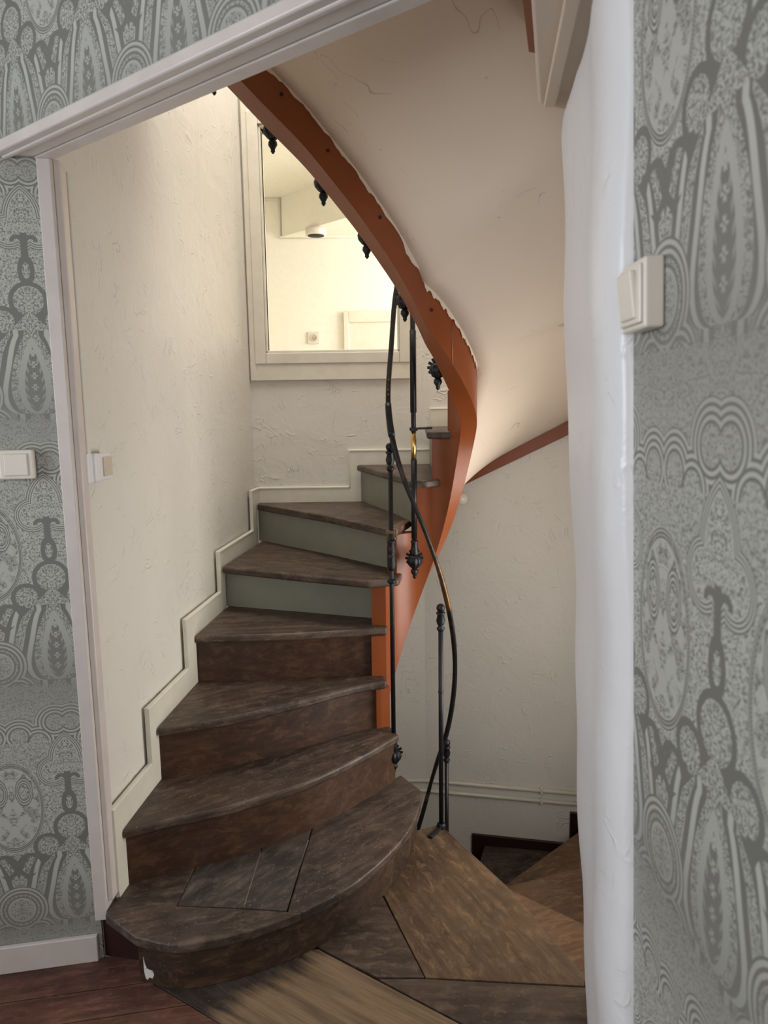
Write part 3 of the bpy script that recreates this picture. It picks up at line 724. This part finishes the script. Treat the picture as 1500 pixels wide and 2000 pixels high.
# joint in the string and nail heads
def outer(i, dz, out=0.0):
    p, n, b, t = sta[i]; q = p + n * (TH + out + 0.022 * min(1.0, max(0.0, (i - 62) / 25.0))); return Vector((q.x, q.y, b + 0.03 + dz))
ji = min(range(len(sta)), key=lambda i: (sta[i][0] - Vector((0.20, 2.455))).length)
mesh('joint_bead', *sweep_data([outer(ji, 0.0, -0.001), outer(ji, 0.20, -0.001)], ring(0.004, 8), Vector((0, 1, 0))), M['orange'], sg, smooth=True)
for x_, dz in ((0.16, 0.085), (0.0, 0.10), (-0.16, 0.09), (-0.31, 0.10)):
    i = min(range(len(sta)), key=lambda i: abs(sta[i][0].x - x_) + abs(sta[i][0].y - 2.44) * 3)
    c = outer(i, dz)
    mesh('nail_hole', *sweep_data([c + Vector((0, 0.004, 0)), c + Vector((0, -0.002, 0))], ring(0.006, 8)), M['dark'], sg)

# plaster soffit under the upper flight
def P_in(t):
    if t <= 360:
        a = math.radians(t); n = Vector((-math.sin(a), -math.cos(a))); q = Vector((CX, CY)) + n * (RW + TH - 0.004 + 0.022 * min(1.0, max(0.0, (t - 266) / 94.0)))
        return Vector((q.x, q.y, wzs(t) + interp([(180, 0.13), (260, 0.16), (330, 0.18), (360, 0.17)], t)))
    x = 0.14 - (t - 360) * 0.01
    z = sum(interp(lt, -(x + d)) for d in (-0.03, 0, 0.03)) / 3
    return Vector((x, CY - RW - TH - 0.022 + 0.004, z + 0.170))
rul = [(178, (0.22, 3.485, 1.10)), (190, (0.33, 3.47, 1.155)), (203, (0.46, 3.445, 1.225)), (218, (0.70, 3.395, 1.35)), (229, (0.88, 3.33, 1.45)), (243, (0.965, 3.14, 1.55)), (264, (0.99, 2.82, 1.68)),
       (295, (0.99, 2.35, 1.86)), (320, (0.99, 1.95, 1.98)), (345, (0.80, 1.60, 2.10)), (360, (0.52, 1.50, 2.19)), (374, (0.30, 1.46, 2.25)), (388, (0.14, 1.38, 2.36)), (404, (-0.05, 1.36, 2.47)), (422, (-0.30, 1.50, 2.62)), (445, (-0.62, 1.76, 2.82))]
outc = catmull([r[1] for r in rul], 6); inp = []
for (t0, _), (t1, _) in zip(rul, rul[1:]):
    for j in range(6): inp.append(t0 + (t1 - t0) * j / 6)
inp.append(rul[-1][0])
vs, fs, NJ = [], [], 12
jag = random.Random(3)
for t, oc in zip(inp, outc):
    pi_ = P_in(t); 
    for j in range(NJ + 1):
        s = j / NJ; p = pi_.lerp(oc, s); p.z += 0.02 * math.sin(PI * s) * (1 if t < 300 else 0.4)
        vs.append(p)
m = NJ + 1; nr = len(inp)
for i in range(nr - 1):
    for j in range(NJ): fs.append((i * m + j, i * m + j + 1, (i + 1) * m + j + 1, (i + 1) * m + j))
so_ = mesh('soffit', vs, fs, M['soffit'], st, smooth=True)
md = so_.modifiers.new('solid', 'SOLIDIFY'); md.thickness = 0.05; md.offset = 1.0 if so_.data.polygons[0].normal.z > 0 else -1.0
# ragged plaster edge along the string
rag, rf = [], []
tt = [292 + i * 0.9 for i in range(150)]
for i, t in enumerate(tt):
    p = P_in(t); d = (p - P_in(t - 0.5)).normalized()
    k = 0.004 + 0.006 * abs(jag.gauss(0, 0.7)) + 0.004 * math.sin(t * 0.9)
    dn = Vector((0, 0, -1)); out = Vector((0, -1, 0)) if t > 345 else Vector((-math.sin(math.radians(t)), -math.cos(math.radians(t)), 0))
    rag += [p + out * -0.002 + Vector((0, 0, 0.01)), p + out * 0.0075 + dn * k, p + out * 0.010 + Vector((0, 0, 0.012))]
for i in range(len(tt) - 1):
    for j in range(2): rf.append((3 * i + j, 3 * i + j + 1, 3 * i + 4 + j, 3 * i + 3 + j))
mesh('plaster_edge', rag, rf, M['soffit'], so_)
# wall string: orange board along the back wall, and its ragged end by the white beam
bd = [Vector((0.24, by(0.24) - 0.012, 1.06)), Vector((0.385, by(0.385) - 0.012, 1.135)), Vector((0.87, by(0.87) - 0.012, 1.378)), Vector((0.99, by(0.99) - 0.012, 1.44))]
vs, fs = [], []
for p in bd:
    vs += [p + Vector((0, -0.018, 0)), p + Vector((0, 0.02, 0)), p + Vector((0, 0.02, 0.075)), p + Vector((0, -0.018, 0.075))]
for i in range(3):
    for j in range(4): fs.append((4 * i + j, 4 * i + (j + 1) % 4, 4 * i + 4 + (j + 1) % 4, 4 * i + 4 + j))
fs += [(0, 1, 2, 3), (15, 14, 13, 12)]
mesh('wall_string', vs, fs, M['orange'], st, bevel=0.003)
prism('wall_string_end', [(0.262, 1.33), (0.277, 1.335), (0.225, 1.12), (0.208, 1.125)], 2.112, 2.30, M['orange'], st)

# ------------------------------------------------------------------ lower flight
lo = empty('lower_staircase', (0.5, 2.7, -0.4)); tag(lo, 'lower flight of brown wooden winder steps going down below the landing', 'staircase')
N = {-1: [(0.262, 2.475), (0.415, 2.343), (0.640, 2.157), (0.99, 1.86)], -2: [(0.278, 2.525), (0.491, 2.602), (0.797, 2.708), (0.99, 2.775)],
     -3: [(0.262, 2.635), (0.505, 2.851), (0.953, 3.256), (0.992, 3.292)], -4: [(0.19, 2.71), (0.30, 2.95), (0.448, 3.257), (0.50, 3.42)], -5: [(0.10, 2.715), (0.02, 3.0), (-0.05, 3.48)],
     -6: [(0.03, 2.67), (-0.3, 2.95), (-0.62, 3.3)]}
prevs = {-1: [(0.175, 2.42), (0.366, 2.06), (0.50, 1.70), (0.99, 1.67)], -2: N[-1], -3: N[-2], -4: N[-3], -5: N[-4], -6: N[-5]}
for k in range(-1, -7, -1):
    back = prevs[k]
    poly = list(N[k])  + ([(0.99, 3.335)] if k == -4 else []) + ([(0.2, 3.48)] if k == -5 else []) + ([(-0.62, 3.48)] if k == -6 else [])
    bk = [(x, y) for x, y in back][::-1]
    prism('tread', poly + bk, Z[k] - TT, Z[k], M['oak_low'] if k > -4 else tread_mat(20 - k, 0.2), lo, bevel=0.006)
    rz = Z[k + 1] if k < -1 else 0
    prism('riser', [(p[0], p[1]) for p in back] + offs(back, -0.012)[::-1], Z[k] - 0.005, rz - (TT if k < -1 else 0.014), M['riser'], lo)
# dark skirting of the lower flight
for x0, x1, z0, z1 in ((0.437, 0.995, Z[-4] - 0.18, -0.698), (0.922, 0.995, -0.70, -0.525), (0.06, 0.437, Z[-5] - 0.15, -0.89)):
    prism('skirting', [(x0, by(x0) - 0.016), (x1, by(x1) - 0.016), (x1, by(x1)), (x0, by(x0))], z0, z1, M['maroon'], lo, bevel=0.003)

# ------------------------------------------------------------------ the iron railing
rl = empty('stair_railing', (0.14, 2.5, 0)); tag(rl, 'black iron stair railing with slim balusters, hanging finials and a spiral handrail', 'railing')
path = catmull([(0.20, 2.735, 2.20), (0.115, 2.735, 2.08), (0.059, 2.715, 1.954), (0.034, 2.62, 1.724), (0.020, 2.52, 1.54), (0.034, 2.452, 1.399), (0.072, 2.428, 1.26), (0.141, 2.42, 1.082), (0.203, 2.43, 0.897),
                (0.245, 2.49, 0.691), (0.258, 2.57, 0.484), (0.241, 2.66, 0.259), (0.194, 2.715, 0.055), (0.141, 2.72, -0.146), (0.07, 2.69, -0.38), (0.03, 2.60, -0.62)], 10)
sec = [(0.0085, -0.006), (0.0085, 0.003), (0.006, 0.0075), (0.0, 0.009), (-0.006, 0.0075), (-0.0085, 0.003), (-0.0085, -0.006)]
hr = mesh('handrail', *sweep_data(path, sec), M['rail'], rl, smooth=True)
# sleeve where the rail is spliced, with screws
sl = [p for p in path if 1.41 < p.z < 1.535]
mesh('rail_sleeve', *sweep_data(sl, [(a * 1.25, h * 1.25) for a, h in sec]), M['iron'], hr, smooth=True)
for zz in (1.60, 1.575, 1.55):
    p = min(path, key=lambda q: abs(q.z - zz)); 
    mesh('screw', *lathe_data([(p.z + 0.003, 0.001), (p.z + 0.002, 0.003), (p.z - 0.002, 0.003), (p.z - 0.003, 0.001)], p.x, p.y - 0.0095, 8), M['bronze'], hr, smooth=True)

def ball(zc, r, n=6): return [(zc + r * math.cos(PI * i / n), max(0.0008, r * math.sin(PI * i / n))) for i in range(n + 1)]
def finial(x, y, zb, par, s=1.0, rosette=True):
    """hanging drop: fluted bell, leafy ball, small ball and tip; zb = lowest point"""
    q = lambda z: zb + z * s
    lathe('bell', [(q(0.150), 0.012 * s), (q(0.143), 0.014 * s), (q(0.138), 0.011 * s), (q(0.118), 0.013 * s), (q(0.098), 0.0165 * s), (q(0.090), 0.012 * s)], x, y, M['iron'], par, 16, 0.06)
    lathe('leaf_ball', [(q(0.094), 0.012 * s), (q(0.086), 0.022 * s), (q(0.072), 0.0265 * s), (q(0.058), 0.024 * s), (q(0.046), 0.015 * s), (q(0.040), 0.008 * s)], x, y, M['iron'], par, 32, 0.12, 8)
    if rosette:
        V, F = [], []
        for i in range(12):
            a = 2 * PI * i / 12
            d = Vector((math.cos(a), 0, math.sin(a)))
            vs_, fs_ = obox(Vector((x, y + 0.016 * s, q(0.078))) + d * 0.026 * s, d, Vector((-d.z, 0, d.x)), (0, 1, 0), 0.0095 * s, 0.005 * s, 0.003)
            F += [tuple(j + len(V) for j in f) for f in fs_]; V += vs_
        mesh('rosette', V, F, M['iron'], par, bevel=0.002)
    lathe('drop', [(q(0.042), 0.007 * s), (q(0.036), 0.013 * s), (q(0.026), 0.014 * s), (q(0.016), 0.008 * s), (q(0.012), 0.006 * s), (q(0.007), 0.007 * s), (q(0.0), 0.002 * s)], x, y, M['iron'], par, 16, 0.05)
def cap(x, y, zt, par, s=1.0):
    """ball on a small vase at the head of a baluster; zt = top of the ball"""
    r = 0.0155 * s
    lathe('ball', ball(zt - r, r), x, y, M['iron'], par, 18)
    z = zt - 2 * r
    lathe('vase', [(z + 0.003, 0.008 * s), (z, 0.015 * s), (z - 0.006, 0.015 * s), (z - 0.010, 0.011 * s), (z - 0.030 * s, 0.0155 * s), (z - 0.042 * s, 0.012 * s), (z - 0.050 * s, 0.008 * s), (z - 0.056 * s, 0.014 * s), (z - 0.062 * s, 0.013 * s), (z - 0.068 * s, 0.009 * s)], x, y, M['iron'], par, 18, 0.04)
def shaft(x, y, z1, z0, r, name='baluster'):
    return mesh(name, *lathe_data([(z1, r), (z0, r)], x, y, 14), M['iron'], rl, smooth=True)
def collar(x, y, z, par, r=0.014, h=0.010, name='collar'):
    lathe(name, [(z + h, r * 0.7), (z + h * 0.7, r), (z - h * 0.7, r), (z - h, r * 0.7)], x, y, M['iron'], par, 16)

# the long baluster on the left of the well
x, y = 0.024, 2.470
bA = shaft(x, y, 1.355, 0.31, 0.0082)
cap(x, y, 1.391, bA); finial(x, y, 0.17, bA, 0.95)
lathe('vase_knop', [(1.050, 0.009), (1.046, 0.0145), (1.040, 0.0145), (1.034, 0.010), (1.018, 0.014), (1.002, 0.0145), (0.994, 0.011), (0.990, 0.0145), (0.984, 0.0145), (0.978, 0.0125), (0.960, 0.015), (0.945, 0.012), (0.938, 0.009)], x, y, M['iron'], bA, 24, 0.05)
collar(x, y, 0.899, bA, 0.0155, 0.008)
collar(x, y, 0.72, bA, 0.0095, 0.002)
mesh('clip', *join([obox((x - 0.002, y, 1.077), (1, 0, 0), (0, 1, 0), (0, 0, 1), 0.0165, 0.0115, 0.006), obox((x + 0.012, y + 0.09, 1.052), (0, 1, 0), (1, 0, 0), (0, 0, 1), 0.085, 0.004, 0.005)]), M['bronze'], bA, bevel=0.002)
# the baluster against the string, with the bright brass piece
x, y = 0.114, 2.655
bB = shaft(x, y, 2.10, 0.99, 0.0092)
lathe('sleeve', [(1.79, 0.0092), (1.789, 0.0118), (1.493, 0.0118), (1.492, 0.0092)], x, y, M['iron'], bB, 16)
lathe('brass_section', [(1.424, 0.0096), (1.318, 0.0096)], x, y, M['brass'], bB, 10)
lathe('lower_sleeve', [(1.318, 0.0112), (1.02, 0.0112)], x, y, M['iron'], bB, 16)
mesh('bracket', *join([obox((x, y, 1.431), (1, 0, 0), (0, 1, 0), (0, 0, 1), 0.015, 0.013, 0.0065), obox((x + 0.040, y + 0.015, 1.4335), (1, 0.3, 0), (-0.3, 1, 0), (0, 0, 1), 0.030, 0.006, 0.004)]), M['iron'], bB, bevel=0.002)
finial(x, y, 0.862, bB, 1.0)
# the post on the tip of the landing
x, y = 0.192, 2.392
bC = shaft(x, y, 0.79, 0.0, 0.0085, 'newel_post')
cap(x, y, 0.836, bC, 1.0); collar(x, y, 0.515, bC, 0.0098, 0.003)
mesh('shoe', *join([lathe_data([(0.018, 0.012), (0.012, 0.017), (0.001, 0.018)], x, y, 12), obox((x - 0.022, y - 0.032, 0.004), (0.57, 0.82, 0), (-0.82, 0.57, 0), (0, 0, 1), 0.042, 0.009, 0.004)]), M['iron'], bC, bevel=0.002)
# the next one down
x, y = 0.243, 2.745
bD = shaft(x, y, 0.12, -0.75, 0.0085)
cap(x, y, 0.166, bD, 1.0); collar(x, y, -0.225, bD, 0.0095, 0.003)
# balusters hanging below the string over the opening
for i, (x, z) in enumerate([(0.192, 1.568), (0.080, 1.798), (-0.045, 2.005), (-0.186, 2.175), (-0.348, 2.340), (-0.532, 2.522)]):
    y = 2.475 if i else 2.49
    b_ = shaft(x, y, z + 0.70, z + 0.12, 0.0082)
    finial(x, y, z, b_, 1.0 if i < 2 else 1.05, rosette=(i < 2))

# ------------------------------------------------------------------ small things on the walls
def pipe(z, name, lab):
    P = [Vector((x, by(x) - 0.013, z)) for x in (-0.60, 0.19, 0.21, 0.995)]
    return tag(mesh(name, *sweep_data(P, ring(0.010, 10)), M['cream_trim'], smooth=True), lab, 'pipe')
p1 = pipe(-0.421, 'heating_pipe', 'upper of two white painted pipes along the lower stair wall')
p2 = pipe(-0.477, 'heating_pipe', 'lower of two white painted pipes along the lower stair wall')
xx = 0.78
for z_, p_ in ((-0.421, p1), (-0.477, p2)):
    mesh('pipe_clip', *obox((xx, by(xx) - 0.013, z_), (1, 0, 0), (0, 1, 0), (0, 0, 1), 0.007, 0.0125, 0.0145), M['cream_trim'], p_, bevel=0.003)
lb = empty('wall_lamp', (0.373, by(0.373), 1.079)); tag(lb, 'unlit white globe bulb on the wall behind the orange string', 'lamp')
lathe('globe', ball(1.079, 0.0315, 10), 0.373, by(0.373) - 0.075, M['bulb'], lb, 24)
mesh('lamp_holder', *sweep_data([Vector((0.36, by(0.36), 1.079)), Vector((0.366, by(0.36) - 0.055, 1.079))], ring(0.014, 12)), M['bulb'], lb, smooth=True)

# switch on the papered left wall
ax = Vector((0.9849, 0.1736, 0)); nn = Vector((0.1736, -0.9849, 0)); up = Vector((0, 0, 1))
c0 = Vector((-0.908, lw(-0.908), 1.381))
sw = empty('light_switch', c0); tag(sw, 'square cream light switch on the patterned wallpaper left of the stairs', 'switch')
mesh('switch_plate', *obox(c0 + nn * 0.011, ax, nn, up, 0.0405, 0.011, 0.0365), M['plastic'], sw, bevel=0.005)
mesh('rocker_gap', *obox(c0 + nn * 0.0225, ax, nn, up, 0.0285, 0.0006, 0.0282), M['plastic_beige'], sw)
mesh('rocker', *obox(c0 + nn * 0.0238, ax, nn, up, 0.0270, 0.0022, 0.0267), M['plastic'], sw, bevel=0.003)
# switch on the stairwell wall, beside the casing
aw = Vector((0.0885, 1, 0)).normalized(); nw = Vector((1, -0.0885, 0)).normalized()
c1_ = Vector((wx(1.91), 1.91, 1.362))
s2 = empty('light_switch', c1_); tag(s2, 'small narrow switch with beige rocker on the white stairwell wall', 'switch')
mesh('switch_box', *obox(c1_ + nw * 0.008, aw, nw, up, 0.038, 0.010, 0.036), M['column'], s2, bevel=0.005)
mesh('box_step', *obox(c1_ - aw * 0.040 + nw * 0.010, aw, nw, up, 0.014, 0.010, 0.038), M['column'], s2, bevel=0.006)
mesh('box_shoulder', *obox(c1_ - aw * 0.066 + nw * 0.006, aw, nw, up, 0.016, 0.008, 0.040), M['column'], s2, bevel=0.006)
mesh('rocker', *obox(c1_ + aw * 0.013 + nw * 0.0195, aw, nw, up, 0.0235, 0.003, 0.0255), M['plastic_beige'], s2, bevel=0.002)
ct = mesh('cable_trunking', *obox(Vector((wx(1.850), 1.850, 1.74)) + nw * 0.004, aw, nw, up, 0.010, 0.006, 0.352), M['plaster'], bevel=0.004)
tag(ct, 'white painted cable trunking running up the stairwell wall beside the casing', 'trunking')
# switch on the right wall
zc = 1.632; yc = 0.879
c2_ = Vector((xr(zc), yc, zc)); nr_ = Vector((-1, 0, -0.0356)).normalized(); ur = Vector((-0.0356, 0, 1)).normalized(); ar = Vector((0, 1, 0))
s3 = empty('light_switch', c2_); tag(s3, 'cream surface-mounted switch box on the right wallpaper beside the white jamb', 'switch')
mesh('switch_box', *obox(c2_ + nr_ * 0.012, ar, nr_, ur, 0.039, 0.012, 0.0405), M['plastic'], s3, bevel=0.004)
mesh('rocker_frame', *obox(c2_ + nr_ * 0.0260, ar, nr_, ur, 0.034, 0.0025, 0.034), M['plastic'], s3, bevel=0.003)
mesh('rocker', *obox(c2_ + nr_ * 0.0300, ar, (nr_ - ur * 0.09).normalized(), (ur + nr_ * 0.09).normalized(), 0.024, 0.004, 0.028), M['plastic'], s3, bevel=0.003)
